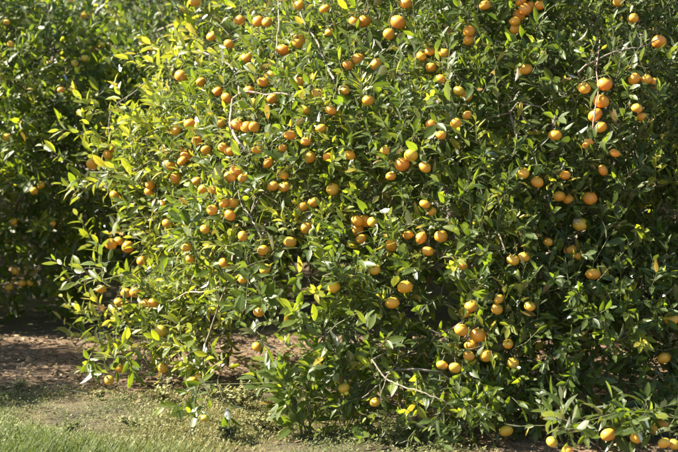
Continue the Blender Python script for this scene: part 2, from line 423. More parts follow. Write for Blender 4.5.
def connect(tw, nodes, base, r, rad=0.0024, shift=(0, 0.08, 0.02)):
    """a twig from each shoot to the nearest wood, or to a nearer twig end that already hangs on it"""
    ends = GROWN.setdefault(id(nodes), []); j = nearest(nodes, base + np.array(shift)); dist = np.linalg.norm(base - nodes[j], axis=1)
    for i in np.argsort(dist):
        b, a, d = base[i], nodes[j[i]], dist[i]
        if d > 0.22 and len(ends) > 10:
            E = np.array(ends[-4000:]); e = np.linalg.norm(E - b, axis=1); e[e < 0.03] = 9; k = e.argmin()
            if e[k] < d: a, d = E[k], e[k]
        if d < 0.02: continue
        ends.append(b)
        m = (a + b) / 2 + r.normal(0, 0.13 * d, 3) + np.array([0, 0, 0.07 * d]); tw.add(smooth_path([a, m, b], 2), np.linspace(rad * 1.25, rad * 0.75, 5))

def thing(name, loc, label, cat, group=None):
    o = link(name, None); o.location = loc; o['label'] = label; o['category'] = cat
    if group: o['group'] = group
    return o

# ---- the tree in front
def front_low(th):
    d = np.where(th < 0, 0.10, 0.62) + 0.55 * np.exp(-((th - 158) / 24) ** 4) + np.where(th < -117, 0.32, 0) - 0.36 * np.exp(-((th + 162) / 5.5) ** 2)
    gap = np.exp(-(((th + 127) / 12.0) ** 2) ** 2); return d + 0.36 * gap - 0.05 * (th > -108)
PROF = [(0, 2.08), (0.3, 2.10), (0.8, 2.06), (1.2, 1.97), (1.6, 1.79), (2.0, 1.52), (2.5, 1.14), (2.9, 0.70), (3.2, 0.15)]
front = Crown(0.86, 8.68, PROF, front_low, 21)
tree = thing('mandarin_tree', (0.86, 8.68, 0), 'large sharp mandarin tree laden with fruit, filling the middle and right of the picture', 'tree', 'mandarin trees of the orchard')
r1 = np.random.default_rng(11)
nodes, nrad = build_wood(tree, front, r1, 900, 0.42)
# ---- the fruit: where each hangs in the photograph (x, y, radius in photo pixels, ripeness 0 green-yellow .. 1 deep orange)
ROWS = [
 ('out on the thin outreaching twig', [(92,164,6,.6),(108,155,6,.7),(114,148,6,.8)]),
 ('hanging below the outreaching thin twig', [(115,195,6.5,.5)]),
 ('at the top of the sunlit outline', [(195,1,6,.7)]),
 ('high on the sunlit outline above the arching grey branch', [(181,76,6.5,.9),(201,82,6,.8)]),
 ('alone high up left of the arching grey branch', [(212,36,6,.8)]),
 ('left of the bend in the arching grey branch', [(217,92,6.5,1),(227,98,6,.9)]),
 ('tucked under the young yellow leaves of the outline', [(176,130,6,.6),(190,124,7,.9)]),
 ('in the knot of sunlit fruit at the tree edge', [(170,164,7,1),(182,161,6,.8),(186,156,7,.9)]),
 ('beside the arching branch where it turns down', [(220,122,6.5,.7),(237,125,7,1),(246,127,6,.9),(254,127,6,.8)]),
 ('lower on the bright outline', [(150,185,5.5,.9),(149,192,5.5,.7)]),
 ('in the row among yellow leaves below the knot', [(196,181,6,.8),(203,189,5.5,.5),(213,190,6,.9)]),
 ('lone on the lower bright outline', [(168,223,6.5,.8)]),
 ('just under the turned-down branch', [(223,147,6,.8),(230,151,6.5,.9)]),
 ('in the triangle below the turned-down branch', [(230,177,6,.9),(236,172,6.5,1),(243,178,5.5,.7)]),
 ('in the bunch above the pale forked twig', [(224,203,6,.8),(233,203,5.5,.7),(230,215,6.5,.9)]),
 ('at the top edge between two shoots', [(299,5,6,.7)]),
 ('high between the two upright stems', [(258,21,6,.9),(267,22,5.5,.8)]),
 ('large and low beside the straight grey branch', [(283,50,8,1),(299,41,7.5,.9)]),
 ('sitting above the side arm of the arching branch', [(263,82,6.5,.9),(272,75,6,.8)]),
 ('under the side arm of the arching branch', [(249,90,6,.8),(254,103,6.5,.6),(272,99,6,.9)]),
 ('by the end of the straight grey branch', [(299,82,5.5,.7),(305,110,6,.6)]),
 ('side by side right of the straight branch', [(355,21,6,.9),(364,21,7,1)]),
 ('of the large ones near the top middle', [(389,34,7,.8),(398,22,8,1),(406,3,6.5,.9)]),
 ('half hidden below the top middle pair', [(348,65,6,.9),(358,59,7,.9),(376,64,6.5,.5)]),
 ('lone small and half covered in the upper middle', [(345,90,5,.9)]),
 ('in the shaded four of the upper middle', [(421,56,6,.6),(430,51,5.5,.8),(444,53,6,.5),(431,67,6,.7)]),
 ('with a yellow leaf across it', [(441,79,6.5,.8)]),
 ('in the steep line through the middle left', [(290,135,6.5,.9),(306,141,6,.8),(283,148,5.5,.8)]),
 ('level in the middle of the sunlit side', [(310,157,6.5,.9),(328,157,6,.9)]),
 ('small and dim beside the level pair', [(350,155,5.5,.6)]),
 ('in the shaded bunch of the middle left', [(273,186,6,.8),(284,175,5.5,.7),(284,187,6,.8)]),
 ('yellow and lone in the middle', [(333,189,6.5,.4)]),
 ('lower in the middle left shade', [(303,206,6,.7),(314,202,6.5,.9)]),
 ('deep orange with a paler one behind it', [(402,164,8,1),(411,155,7.5,.3)]),
 ('dim beside the deep orange pair', [(425,167,7,.7)]),
 ('small and dim above the deep orange pair', [(385,150,5.5,.6)]),
 ('small and dim below the deep orange pair', [(391,176,5.5,.8)]),
 ('in the upright pair of the upper middle', [(431,124,5.5,1),(441,135,6,.8)]),
 ('in the tight bunch at the centre', [(357,221,6.5,.5),(365,221,7.5,.6),(373,222,6,.6),(357,230,7,.6),(361,239,6,.5)]),
 ('held up behind young leaves right of the centre', [(425,204,6,.8),(431,211,6,.8)]),
 ('in the arc of four right of the centre', [(392,245,7.5,.8),(408,235,6,.8),(421,238,7,.8),(441,236,7,.8)]),
 ('hanging below the arc of four', [(428,251,6.5,.6)]),
 ('in the string along the top edge', [(521,1,6.5,.9),(525,9,6.5,1),(531,6,6,.9),(540,5,6.5,1),(519,15,6,.9),(515,21,6,.7),(515,29,6,.5)]),
 ('shaded at the top edge', [(485,5,6,.8)]),
 ('dull brown-orange in upper shade', [(469,31,6,.8),(469,40,6,.7)]),
 ('at the top edge right of the string', [(618,2,6.5,.6),(633,18,6,.7)]),
 ('at the tip of the arched bare branch', [(659,42,7.5,1)]),
 ('dull and lone under the string', [(526,69,6.5,.8)]),
 ('green-yellow in the leafy hollow', [(459,91,7,.2),(466,96,6.5,.2)]),
 ('small and pale under the leafy hollow', [(456,123,5.5,.5),(467,115,5.5,.6)]),
 ('in the column beside the pinkish upright stem', [(605,84,9,1),(601,101,8.5,.9),(595,115,8.5,.9),(601,127,7,.7)]),
 ('left of the pinkish upright stem', [(584,88,7,.7)]),
 ('in the trio under the arched bare branch', [(634,79,7,.7),(646,79,6,.6),(653,83,7,.8)]),
 ('dim below the trio', [(637,108,6.5,.8),(642,117,6,.8)]),
 ('lone bright between leaves in the upper right', [(555,135,7,.7)]),
 ('small among leaves below the pinkish stem', [(588,144,6,.9),(615,153,6,.9)]),
 ('small with leaves over it', [(603,170,6,.9)]),
 ('in the slanting pair on the right slope', [(523,173,6.5,.4),(537,182,6.5,.7)]),
 ('dim in the cluster behind the slanting pair', [(565,175,6,.7),(559,196,6.5,.6),(568,199,5.5,.7)]),
 ('scarred deep orange, above the split one', [(590,198,7.5,1)]),
 ('in the touching pair under the split one', [(570,250,7.5,.6),(577,256,6,.6)]),
 ('lone on dark leaves under the touching pair', [(593,274,8,.6)]),
 ('yellow pair in the dark right middle', [(513,260,6.5,.4),(524,257,6.5,.5)]),
 ('small and dim in the dark right middle', [(548,242,5,.6)]),
 ('with long leaves drooping over it', [(462,266,6.5,.9)]),
 ('low on the bright left skirt, upper bunch', [(111,244,6,.6),(119,241,6,.4),(128,247,7,.8),(142,261,5.5,.7)]),
 ('inside the bright left skirt', [(186,247,6,.7),(190,259,5,.7)]),
 ('beside the dark hollow of the left side', [(224,263,6,.8)]),
 ('deep in the left skirt shade', [(101,289,6,.6)]),
 ('in the lower bunch of the left skirt', [(119,302,6,.5),(126,293,5.5,.5),(136,292,7.5,.8),(146,303,6,.7),(153,303,6,.6)]),
 ('yellow below the lower bunch of the skirt', [(161,331,7,.2)]),
 ('near the ground in the skirt tip', [(109,380,6,.3),(120,368,6,.5)]),
 ('near the ground behind the skirt tip', [(163,368,6,.3)]),
 ('at the foot of the long hanging bare stem', [(192,382,6,.3),(199,380,7,.4)]),
 ('green and lowest under the hanging bare stem', [(205,418,5.5,0)]),
 ('left of the dark hollow', [(243,279,5.5,.8),(265,269,6,.6)]),
 ('shining above the dark hollow', [(290,242,6.5,.6),(306,228,6,.5)]),
 ('hanging in the see-through gap', [(259,312,6,.7),(257,347,5.5,.8)]),
 ('lone above the see-through gap', [(334,287,7,.5)]),
 ('in the slanting pair of the lower middle', [(392,303,7.5,.5),(405,287,8,.6)]),
 ('dim above the slanting lower pair', [(375,270,6,.5)]),
 ('low by the bare pale twig', [(375,402,6.5,.3)]),
 ('greenish in shade over the leafy sucker', [(344,388,6,.2)]),
 ('in the low touching pair', [(442,365,7,.4),(455,368,7,.4)]),
 ('in the crowded bunch of the lower right', [(461,330,7,.5),(478,335,9,.7),(471,345,7.5,.6),(469,356,6.5,.5),(486,356,6.5,.5)]),
 ('above the crowded bunch', [(471,306,8,.7),(466,313,6.5,.5)]),
 ('yellow pair right above the crowded bunch', [(499,299,6,.4),(497,309,6,.4)]),
 ('dim behind the crowded bunch', [(508,344,6,.7)]),
 ('with a pale green shoot across it', [(513,363,7,.3)]),
 ('dim and lone in deep shade', [(530,306,5.5,.6)]),
 ('at the right edge of the picture', [(671,319,7.5,.5)]),
 ('plump and yellow near the right edge', [(664,358,8,.4)]),
 ('in the pair over the shaded ground', [(557,402,7.5,.5),(546,416,7.5,.4)]),
 ('greenish close to the ground', [(552,442,7,.1),(506,431,7,.1)]),
 ('half hidden close to the ground', [(608,435,8,.6)]),
 ('under a broad leaf close to the ground', [(636,438,7,.4)]),
 ('in the lowest bunch of the right corner', [(654,428,7,.4),(662,424,7,.5),(664,443,7,.4),(674,444,6.5,.3)]),
 ('half hidden left of the turned-down branch', [(197,141,6,.9),(206,150,6,.8)]),
 ('half hidden under the knot of sunlit fruit', [(176,178,6,.9),(163,205,6,.8)]),
 ('half hidden in the middle left leaves', [(257,150,6,.8),(268,163,6,.9)]),
 ('half hidden right of the steep line', [(321,128,6,.7)]),
 ('half hidden above the pale forked twig', [(212,210,6,.8),(205,229,6,.8)]),
 ('half hidden among the topmost sunlit shoots', [(240,20,6,.8),(229,44,6,.9),(246,58,6,.9)]),
 ('half hidden beside the straight grey branch', [(330,32,6,.8),(325,9,6,.8)]),
 ('half hidden in the upper middle leaves', [(368,100,6,.8),(331,110,6,.9),(318,94,6,.7)]),
 ('half hidden over the dark hollow', [(243,236,6,.8),(263,250,6,.7)]),
 ('cut by the bottom edge', [(568,451,6,.5)]),
]
BACK_ROWS = [
 ('side by side on the blurred tree', [(75,63,4.5,.1),(85,58,5,.1)]),
 ('on the blurred tree, left of the pale pair', [(49,63,4.5,.2)]),
 ('orange on the blurred tree', [(61,90,5,.9),(73,89,4.5,.8)]),
 ('high on the blurred tree', [(7,22,4.5,.6),(84,16,4.5,.5)]),
 ('on the blurred tree at the left edge', [(11,44,4.5,.4),(7,137,5,.3)]),
 ('halfway down the blurred tree', [(34,191,5,.4),(41,185,5,.5)]),
 ('lower on the blurred tree', [(13,222,5,.5),(52,224,5,.2)]),
 ('in the low bunch of the blurred tree', [(15,271,5,.2),(9,287,5,.3),(22,283,5,.3),(30,283,5,.3)]),
 ('on the blurred tree beside the tree edge', [(116,86,4.5,.4)]),
]
FLAT = [0.84, 0.78, 0.90, 0.81, 0.87, 0.75]
def fruit_mesh(seed):
    r = np.random.default_rng(seed); nu, nv = 22, 14; nz = Noise(seed + 100, 1.6)
    V = []; 
    for j in range(1, nv):
        v = math.pi * j / nv
        for i in range(nu):
            u = 2 * math.pi * i / nu; d = np.array([math.sin(v) * math.cos(u), math.sin(v) * math.sin(u), math.cos(v)])
            rr = 1 + 0.034 * nz(d[None])[0] + 0.006 * math.cos(10 * u) * math.sin(v) ** 2
            zz = d[2] * FLAT[seed]; zz -= 0.10 * math.exp(-(math.hypot(d[0], d[1]) / 0.22) ** 2) * (1 if d[2] > 0 else -0.6)
            V.append([d[0] * rr, d[1] * rr, zz * rr])
    V += [[0, 0, 0.75], [0, 0, -0.79]]; F4 = []; F3 = []; t, b = len(V) - 2, len(V) - 1
    for j in range(nv - 2):
        for i in range(nu): a = j * nu; k = (i + 1) % nu; F4.append((a + i, a + nu + i, a + nu + k, a + k))
    for i in range(nu): k = (i + 1) % nu; F3.append((t, i, k)); a = (nv - 2) * nu; F3.append((b, a + k, a + i))
    return np_mesh('mandarin', np.array(V) * 0.0325, [np.array(F4), np.array(F3)], PEEL)
FRUIT = [fruit_mesh(s) for s in range(6)]
def calyx_mesh():
    V = [(0, 0, 0.0027)]; F = []
    for i in range(10):
        a = i * math.pi / 5; q = 0.0075 if i % 2 == 0 else 0.0035; V.append((q * math.cos(a), q * math.sin(a), 0.0008 if i % 2 else 0.0022))
    for i in range(10): F.append((0, 1 + i, 1 + (i + 1) % 10))
    V += [(x, y, z - 0.003) for x, y, z in V[1:]]
    for i in range(10): k = (i + 1) % 10; F += [(1 + i, 11 + i, 11 + k), (1 + i, 11 + k, 1 + k)]
    return np_mesh('calyx', np.array(V), [np.array(F)], CALYX, smooth=False)
CALYX_ME = calyx_mesh()
def stem_mesh(bx, by):
    tb = Tubes(5); tb.add([(0, 0, 0), (bx * 0.3, by * 0.3, 0.014), (bx, by, 0.034)], [0.0022, 0.0017, 0.0016]); return tb.mesh('stem', TWIG)
STEMS = [stem_mesh(0.006, 0.003), stem_mesh(-0.008, 0.004), stem_mesh(0.002, -0.009)]
def peel_color(t, r):
    a, b, c = np.array([0.56, 0.43, 0.05]), np.array([0.74, 0.36, 0.035]), np.array([0.76, 0.26, 0.03])
    k = a + (b - a) * min(1, t / 0.5) if t < 0.5 else b + (c - b) * (t - 0.5) / 0.5
    return (*np.clip(k * r.uniform(0.92, 1.06, 3), 0, 1), 1.0)
ORD = ['first', 'second', 'third', 'fourth', 'fifth', 'sixth', 'seventh']
NUM = {2: 'two', 3: 'three', 4: 'four', 5: 'five', 6: 'six', 7: 'seven'}
def which(items):
    """a phrase for each fruit of a cluster"""
    n = len(items)
    if n == 1: return ['lone']
    xs, ys = [i[0] for i in items], [i[1] for i in items]; flat = max(xs) - min(xs) >= max(ys) - min(ys)
    o = sorted(range(n), key=lambda i: xs[i] if flat else ys[i]); w = [''] * n
    for k, i in enumerate(o):
        if n == 2: w[i] = ('left' if k == 0 else 'right') if flat else ('upper' if k == 0 else 'lower')
        elif k == 0: w[i] = 'leftmost' if flat else 'topmost'
        elif k == n - 1: w[i] = 'rightmost' if flat else 'lowest'
        else: w[i] = ORD[k] + (' from left' if flat else ' from top')
    return w
TINT = lambda t: 'green-yellow' if t < 0.25 else 'yellow' if t < 0.55 else 'light orange' if t < 0.85 else 'orange'
r2 = np.random.default_rng(5)
fruit_at = []
def hang_fruit(crown, rows, Y0, Y1, group, k=1.0):
    for where, items in rows:
        for (px, py, rp, t), w in zip(items, which(items)):
            p = crown.hit(px, py, Y0, Y1); Y = p[1]
            p = at(px, py, Y - 0.02 + r2.uniform(0, 0.05)); R_ = float(np.clip(k * rp * r2.uniform(0.86, 1.02) * p[1] / FOCAL, 0.022, 0.042))
            for q, qr in fruit_at:                       # touching, not merged: the later one hangs behind
                g = 0
                while np.linalg.norm(p - q) < (R_ + qr) * 0.94 and g < 12: p = at(px, py, p[1] + 0.012); g += 1
            if p[2] < R_ + 0.03: p = at(px, py, (CAM_H - R_ - 0.03) / -ray(px, py)[2])
            n = len(items)
            head = f'{TINT(t)} mandarin {where}' if n == 1 else (f'{w} mandarin of two {where}' if n == 2 else f'{w} of {NUM[n]} mandarins {where}')
            if where.startswith(('yellow', 'green', 'deep orange', 'dull', 'dim', 'scarred', 'small', 'orange', 'shaded', 'plump')) and n == 1: head = f'mandarin, {where}'
            o = link('mandarin', FRUIT[r2.integers(6)], label=head, category='mandarin', group=group)
            o.location = p; s = R_ / 0.0325; o.scale = (s, s, s * r2.uniform(0.94, 1.06)); o.rotation_euler = (r2.normal(0, 0.38), r2.normal(0, 0.38), r2.uniform(0, 6.28)); o.color = peel_color(t, r2)
            c = link('calyx', CALYX_ME, o); c.location = (0, 0, 0.0262)
            st = link('stem', STEMS[r2.integers(3)], o); st.location = (0, 0, 0.0275)
            fruit_at.append((p, R_))
hang_fruit(front, ROWS, 5.6, 10.2, 'mandarins hanging on the front tree')
# the split fruit: a peeled-back rind showing pale pith
p = front.hit(580, 224) + np.array([0, -0.01, 0]); Rf = 8 * p[1] / FOCAL
o = link('mandarin', FRUIT[0], label='split mandarin with torn rind showing pale pith at its top', category='mandarin', group='mandarins hanging on the front tree')
o.location = p; o.scale = (Rf / 0.0325,) * 3; o.color = (0.70, 0.44, 0.05, 1); o.rotation_euler = (0.1, -0.15, 0.5)
pv = []; pf = []; ax = nrm(np.array([-0.55, -0.45, 0.75])); e1 = nrm(np.cross(ax, [0.2, 0.9, 0.1])); e2 = np.cross(ax, e1)
for j in range(6):                                       # ragged patch of bared pith, its rim lifted off the peel
    for i in range(16):
        jag = 1 + 0.28 * math.sin(i * 2.1) + 0.2 * math.cos(i * 3.7); w = 0.5 * jag * j / 5; a = i * math.pi / 8
        d = ax * math.cos(w) + (e1 * math.cos(a) + e2 * math.sin(a)) * math.sin(w); rr = 0.0335 * (1.0 + 0.02 * ((i + j) % 2) + (0.10 * (i % 3) / 2 if j == 5 else 0))
        pv.append(d * np.array([1, 1, 0.86]) * rr)
pf = [(j * 16 + i, j * 16 + (i + 1) % 16, (j + 1) * 16 + (i + 1) % 16, (j + 1) * 16 + i) for j in range(5) for i in range(16)]
link('torn_rind', np_mesh('torn_rind', np.array(pv), [np.array(pf)], PITH), o).rotation_euler = (0, 0, -0.5)
link('calyx', CALYX_ME, o).location = (0, 0, 0.0262); fruit_at.append((p, Rf))
n_front = len(fruit_at)
dens = Noise(31, 3.4); flush = Noise(33, 2.0); patch = Noise(35, 8.0)
B = front.sample(12600, r1); extra = front.sample(5200, r1, 0.72); extra = extra[(extra[:, 0] > 0.55) & (extra[:, 2] < 1.35) & (extra[:, 1] < 8.2)]; B = np.vstack([B, extra])
lit = np.clip((0.95 - B[:, 0]) / 2.0, 0, 1)           # young growth plus the left flank's sunlit glow, put into the leaf tone
FP = np.array([q for q, _ in fruit_at]); FR = np.array([q for _, q in fruit_at]); FV = nrm(CAM - FP)
FK = np.where((FR > 0.034) | (r2.random(len(FR)) < 0.4), 0.95, r2.uniform(0.4, 0.85, len(FR)))   # how clear of leaves each hangs
def covers_fruit(P, k=0.95):
    """True where a point lies close on the outer side of a fruit"""
    d = P[:, None] - FP[None]; ax = (d * FV[None]).sum(-1); sd = np.linalg.norm(d - ax[..., None] * FV[None], axis=-1)
    return ((ax > -0.3 * FR) & (ax < 0.6) & (sd < FR * k * np.maximum(FK, 0.5))).any(1)
B = B[~np.concatenate([covers_fruit(B[i:i + 2000]) for i in range(0, len(B), 2000)])]
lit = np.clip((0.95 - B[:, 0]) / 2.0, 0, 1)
keep = (dens(B) + 0.6 * patch(B) > np.where(B[:, 0] < 0.5, -0.40, -0.6)) | (r1.random(len(B)) < 0.22) | ((B[:, 0] > 0.7) & (B[:, 2] < 1.3) & (B[:, 1] < 7.6))
B = B[keep]; lit = lit[keep]
out = front.outward(B)
D = nrm(out * 0.55 + np.array([0, 0, 0.62]) + r1.normal(0, 0.44, B.shape) - np.array([0, 0, 0.9]) * np.clip((0.7 - B[:, 2:3]) / 0.7, 0, 1))
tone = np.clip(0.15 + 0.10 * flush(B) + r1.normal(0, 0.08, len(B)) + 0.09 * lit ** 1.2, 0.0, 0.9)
young = r1.random(len(B)) < 0.09 + 0.44 * lit ** 1.3  # share of yellow leaves rises with the flank's painted glow
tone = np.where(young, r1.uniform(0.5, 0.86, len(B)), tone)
LV = Leaves(); TW = Tubes(3); TW.skip = lambda P: covers_fruit(P).any()
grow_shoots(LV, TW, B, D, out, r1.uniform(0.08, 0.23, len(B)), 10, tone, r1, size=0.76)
connect(TW, nodes, B, r1)

# leafy spurs that carry the fruit
FP = np.array([q for q, _ in fruit_at]); FR = np.array([q for _, q in fruit_at])
sb = FP + np.array([0, 0, 1.0]) * (FR * 0.84 + 0.030)[:, None]; so = front.outward(sb)
for rep in range(2):
    b = sb + so * -0.02 + r1.normal(0, 0.012, sb.shape); d = nrm(so * -0.15 + np.array([0, 0, 0.75]) + r1.normal(0, 0.6, sb.shape) - so * 0.25)
    litf = np.clip((0.95 - b[:, 0]) / 2.0, 0, 1)  # spur leaves take the painted sunlit tone of the left flank too
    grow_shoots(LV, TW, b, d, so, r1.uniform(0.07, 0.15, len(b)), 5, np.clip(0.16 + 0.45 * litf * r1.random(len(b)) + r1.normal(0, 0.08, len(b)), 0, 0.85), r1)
lowf = FP[FP[:, 2] < 0.26]
for rep in range(3):                                     # drooping skirt shoots round the lowest fruit
    b = lowf + np.array([0, 0.03, 0.11]) + r1.normal(0, 1, lowf.shape) * np.array([0.07, 0.05, 0.03]); d = nrm(r1.normal(0, 0.6, lowf.shape) + np.array([0, -0.3, -0.35]))
    grow_shoots(LV, TW, b, d, front.outward(b), r1.uniform(0.08, 0.16, len(b)), 7, np.clip(0.18 + r1.normal(0, 0.1, len(b)), 0, 0.6), r1); connect(TW, nodes, b, r1)
connect(TW, nodes, sb - np.array([0, 0, 0.004]), r1, 0.0024, (0, 0.18, 0.14))
# shoots that stand out of the outline, where the photograph shows them, each on its own arched twig
def sprays(points, tones, n_leaf=9, length=(0.12, 0.22), spread=0.07, n_each=2, depth=0.0):
    b = []; t = []
    for (px, py), tn in zip(points, tones):
        h = front.hit(px, py, 5.8, 9.4)
        for _ in range(n_each): b.append(h + np.array([0, depth, 0]) + r1.normal(0, spread, 3) * np.array([1, 0.8, 1])); t.append(tn)
    b = np.array(b); b[:, 2] = np.maximum(b[:, 2], 0.08); o_ = front.outward(b); d = nrm(o_ * 0.55 + np.array([0, 0, 0.6]) + r1.normal(0, 0.35, b.shape))
    grow_shoots(LV, TW, b, d, o_, r1.uniform(*length, len(b)), n_leaf, np.clip(np.array(t) + r1.normal(0, 0.06, len(b)), 0, 0.92), r1); connect(TW, nodes, b, r1)
sprays([(88,165),(103,150),(112,140),(125,165),(135,172),(150,160),(100,180),(110,190),(120,120),(130,140)], [.6,.65,.7,.75,.7,.8,.5,.45,.7,.75])
sprays([(165,20),(150,60),(160,90),(172,110),(190,45),(180,60),(150,130),(205,20),(215,60)], [.75,.7,.8,.8,.75,.8,.75,.7,.8], n_each=3)
sprays([(105,250),(95,270),(100,300),(92,340),(105,345),(112,360),(122,362),(108,376),(100,325),(130,330)], [.5,.45,.6,.7,.75,.7,.75,.6,.6,.4], n_each=3)
sprays([(190,350),(205,365),(200,350),(210,400),(205,410),(195,340),(180,335)], [.5,.75,.7,.45,.4,.7,.5], n_each=2)
sprays([(225,300),(240,292),(262,296),(285,300),(300,310),(318,320),(330,335),(300,340),(345,345),(355,365),(340,300)], [.4,.3,.25,.3,.35,.4,.5,.45,.45,.4,.4], n_each=3, length=(0.1, 0.2))
sprays([(598,410),(612,425),(630,425),(650,415),(670,418),(645,432),(672,430),(590,420),(545,400),(560,395),(510,418)], [.15,.1,.2,.2,.15,.12,.2,.15,.1,.15,.2], n_each=3, depth=-0.02)
sprays([(230,330),(240,325),(250,315),(262,325),(270,310)], [.55,.7,.55,.35,.3], n_each=1, length=(0.08, 0.14))
# bare and thick wood that shows on the outside, thinned towards the tip: photo points, thickness in photo pixels, bark
WOOD = [
 ([(198,50),(206,54),(223,62),(234,76),(237,94),(232,106),(231,124),(237,140),(246,152)], 1.2, 2.6, BARK),
 ([(237,95),(248,90),(262,91),(275,90),(290,95)], 2.2, 1.0, BARK),
 ([(334,80),(331,73),(322,57),(314,40),(304,22),(300,12)], 1.9, 1.2, BARK),
 ([(276,66),(277,45),(279,20),(278,-4)], 1.3, 1.0, BARK),
 ([(593,128),(595,112),(597,90),(597,65),(600,40)], 1.3, 1.0, PINK_BARK),
 ([(578,72),(585,66),(600,57),(620,51),(640,49),(658,39)], 1.5, 1.0, PALE_BARK),
 ([(226,286),(220,305),(215,318),(206,343),(203,358),(204,374)], 1.6, 0.9, PALE_BARK),
 ([(372,360),(385,377),(400,385),(420,390),(436,396),(447,404)], 1.4, 0.8, PALE_BARK),
 ([(386,377),(374,388),(362,398)], 1.0, 0.6, PALE_BARK),
 ([(386,377),(384,392),(379,402)], 0.9, 0.6, PALE_BARK),
 ([(152,160),(137,167),(118,170),(90,172)], 1.3, 0.7, TWIG),
 ([(150,78),(135,92),(121,104),(112,116),(108,138)], 1.2, 0.7, BARK),
 ([(262,238),(256,226),(251,213),(244,202),(238,190)], 1.2, 0.7, PALE_BARK),
 ([(251,213),(252,204),(254,194)], 0.9, 0.6, PALE_BARK),
 ([(318,345),(330,330),(345,318),(362,312)], 1.1, 0.8, TWIG),
 ([(170,302),(190,292),(205,290),(222,286)], 1.0, 1.4, PALE_BARK),
 ([(430,330),(445,332),(462,322)], 1.0, 0.8, BARK),
]
bare = []
for pts, r0, r1_, m in WOOD:
    Ys = [front.hit(x, y)[1] for x, y in pts]; Ys = np.convolve(np.pad(Ys, 1, 'edge'), [0.25, 0.5, 0.25], 'valid') - 0.03
    P = smooth_path([at(x, y, Y) for (x, y), Y in zip(pts, Ys)], 5); P += np.cumsum(r1.normal(0, 0.0028, P.shape), 0) * np.sin(np.linspace(0, math.pi, len(P)))[:, None]
    rr = np.linspace(r0, r1_, len(P)) * P[:, 1] / FOCAL * 0.66
    # root it in the crown: run on inwards from the thick end to the nearest limb
    e = 0 if r0 >= r1_ else -1; a = P[e]; k = np.linalg.norm(nodes - (a + np.array([0.1, 0.45, -0.05])), axis=1).argmin(); t_ = nodes[k]
    ext = smooth_path([t_, (t_ + a) / 2 + np.array([0, 0, 0.03]), a], 4)[:-1]
    P, rr = (np.vstack([ext, P]), np.concatenate([np.full(len(ext), rr[0]), rr])) if e == 0 else (np.vstack([P, ext[::-1]]), np.concatenate([rr, np.full(len(ext), rr[-1])]))
    tb = Tubes(7); tb.add(P - np.array(tree.location), rr); link('branch', tb.mesh('branch', m), tree)
    bare.append(P)
# thin out: no leaf cuts a fruit or a bare branch, and the hanging fruit stand clear of the leaves on the outside
LV.done()
FP = np.array([q for q, _ in fruit_at]); FR = np.array([q for _, q in fruit_at])
ok = LV.C[:, 2] > 0.03
tip = LV.O + LV.A * LV.L[:, None] - LV.N * (LV.D * LV.L)[:, None]
TO_CAM = nrm(CAM - FP)
for q, qr, v, fk in zip(FP, FR, TO_CAM, FK):
    near = np.flatnonzero(np.linalg.norm(LV.C - q, axis=1) < 0.5)
    for pts, lim in ((LV.C, 0.97 * fk), (tip, 0.84 * fk), (LV.O, 0.84 * fk)):
        d = pts[near] - q; ax = d @ v; side = np.linalg.norm(d - ax[:, None] * v, axis=1)
        ok[near[(np.linalg.norm(d, axis=1) < qr * 1.06) | ((ax > 0) & (side < qr * lim))]] = False
BP = np.concatenate(bare); BP = BP[BP[:, 1] < 8.6]
for q in BP[::1]:
    v = nrm(CAM - q); near = np.flatnonzero(np.linalg.norm(LV.C - q, axis=1) < 0.25); d = LV.C[near] - q; ax = d @ v
    ok[near[(ax > -0.01) & (np.linalg.norm(d - ax[:, None] * v, axis=1) < 0.017)]] = False
LV.keep(ok)
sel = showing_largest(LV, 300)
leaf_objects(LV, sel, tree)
loc0 = np.array(tree.location)
rear = LV.C[:, 1] > 8.2
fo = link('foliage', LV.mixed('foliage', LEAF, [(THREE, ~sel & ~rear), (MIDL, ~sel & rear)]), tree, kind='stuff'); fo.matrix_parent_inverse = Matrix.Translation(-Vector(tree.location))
to = link('twigs', TW.mesh('twigs', TWIG), tree, kind='stuff'); to.matrix_parent_inverse = Matrix.Translation(-Vector(tree.location))

# ---- the trees of the rows behind
def back_low(th): return 0.05 + 0.3 * np.exp(-((th + 55) / 8) ** 2) + np.where(th > 0, 0.2, 0)
PROF2 = [(0, 1.75), (0.4, 1.95), (1.0, 2.05), (1.6, 1.95), (2.2, 1.70), (2.7, 1.25), (3.1, 0.75), (3.4, 0.15)]
X2, Y2 = -2.35, 11.8
back = Crown(X2, Y2, PROF2, back_low, 51, 0.13, 0.15)
tree2 = thing('mandarin_tree', (X2, Y2, 0), 'blurred mandarin tree standing behind at the left edge of the picture', 'tree', 'mandarin trees of the orchard')
r3 = np.random.default_rng(17)
nodes2, _ = build_wood(tree2, back, r3, 500, 0.45, 5)
B2 = back.sample(6800, r3, 0.5); B2 = B2[(dens(B2) + 0.4 * patch(B2) > -0.7) | (r3.random(len(B2)) < 0.3)]
o2 = back.outward(B2); D2 = nrm(o2 * 0.6 + np.array([0, 0, 0.5]) + r3.normal(0, 0.5, B2.shape) - np.array([0, 0, 0.9]) * np.clip((0.7 - B2[:, 2:3]) / 0.7, 0, 1))
t2 = np.clip(0.16 + 0.10 * flush(B2) + r3.normal(0, 0.08, len(B2)), 0, 0.8); t2 = np.where(r3.random(len(B2)) < 0.14, r3.uniform(0.45, 0.8, len(B2)), t2)
LV2 = Leaves(); TW2 = Tubes(3)
grow_shoots(LV2, TW2, B2, D2, o2, r3.uniform(0.1, 0.26, len(B2)), 10, t2, r3, size=1.05); connect(TW2, nodes2, B2, r3, 0.003)
k0 = len(fruit_at)
hang_fruit(back, BACK_ROWS, 8.8, 13.0, 'mandarins hanging on the blurred tree behind', 0.85)
LV2.done(); ok = LV2.C[:, 2] > 0.03
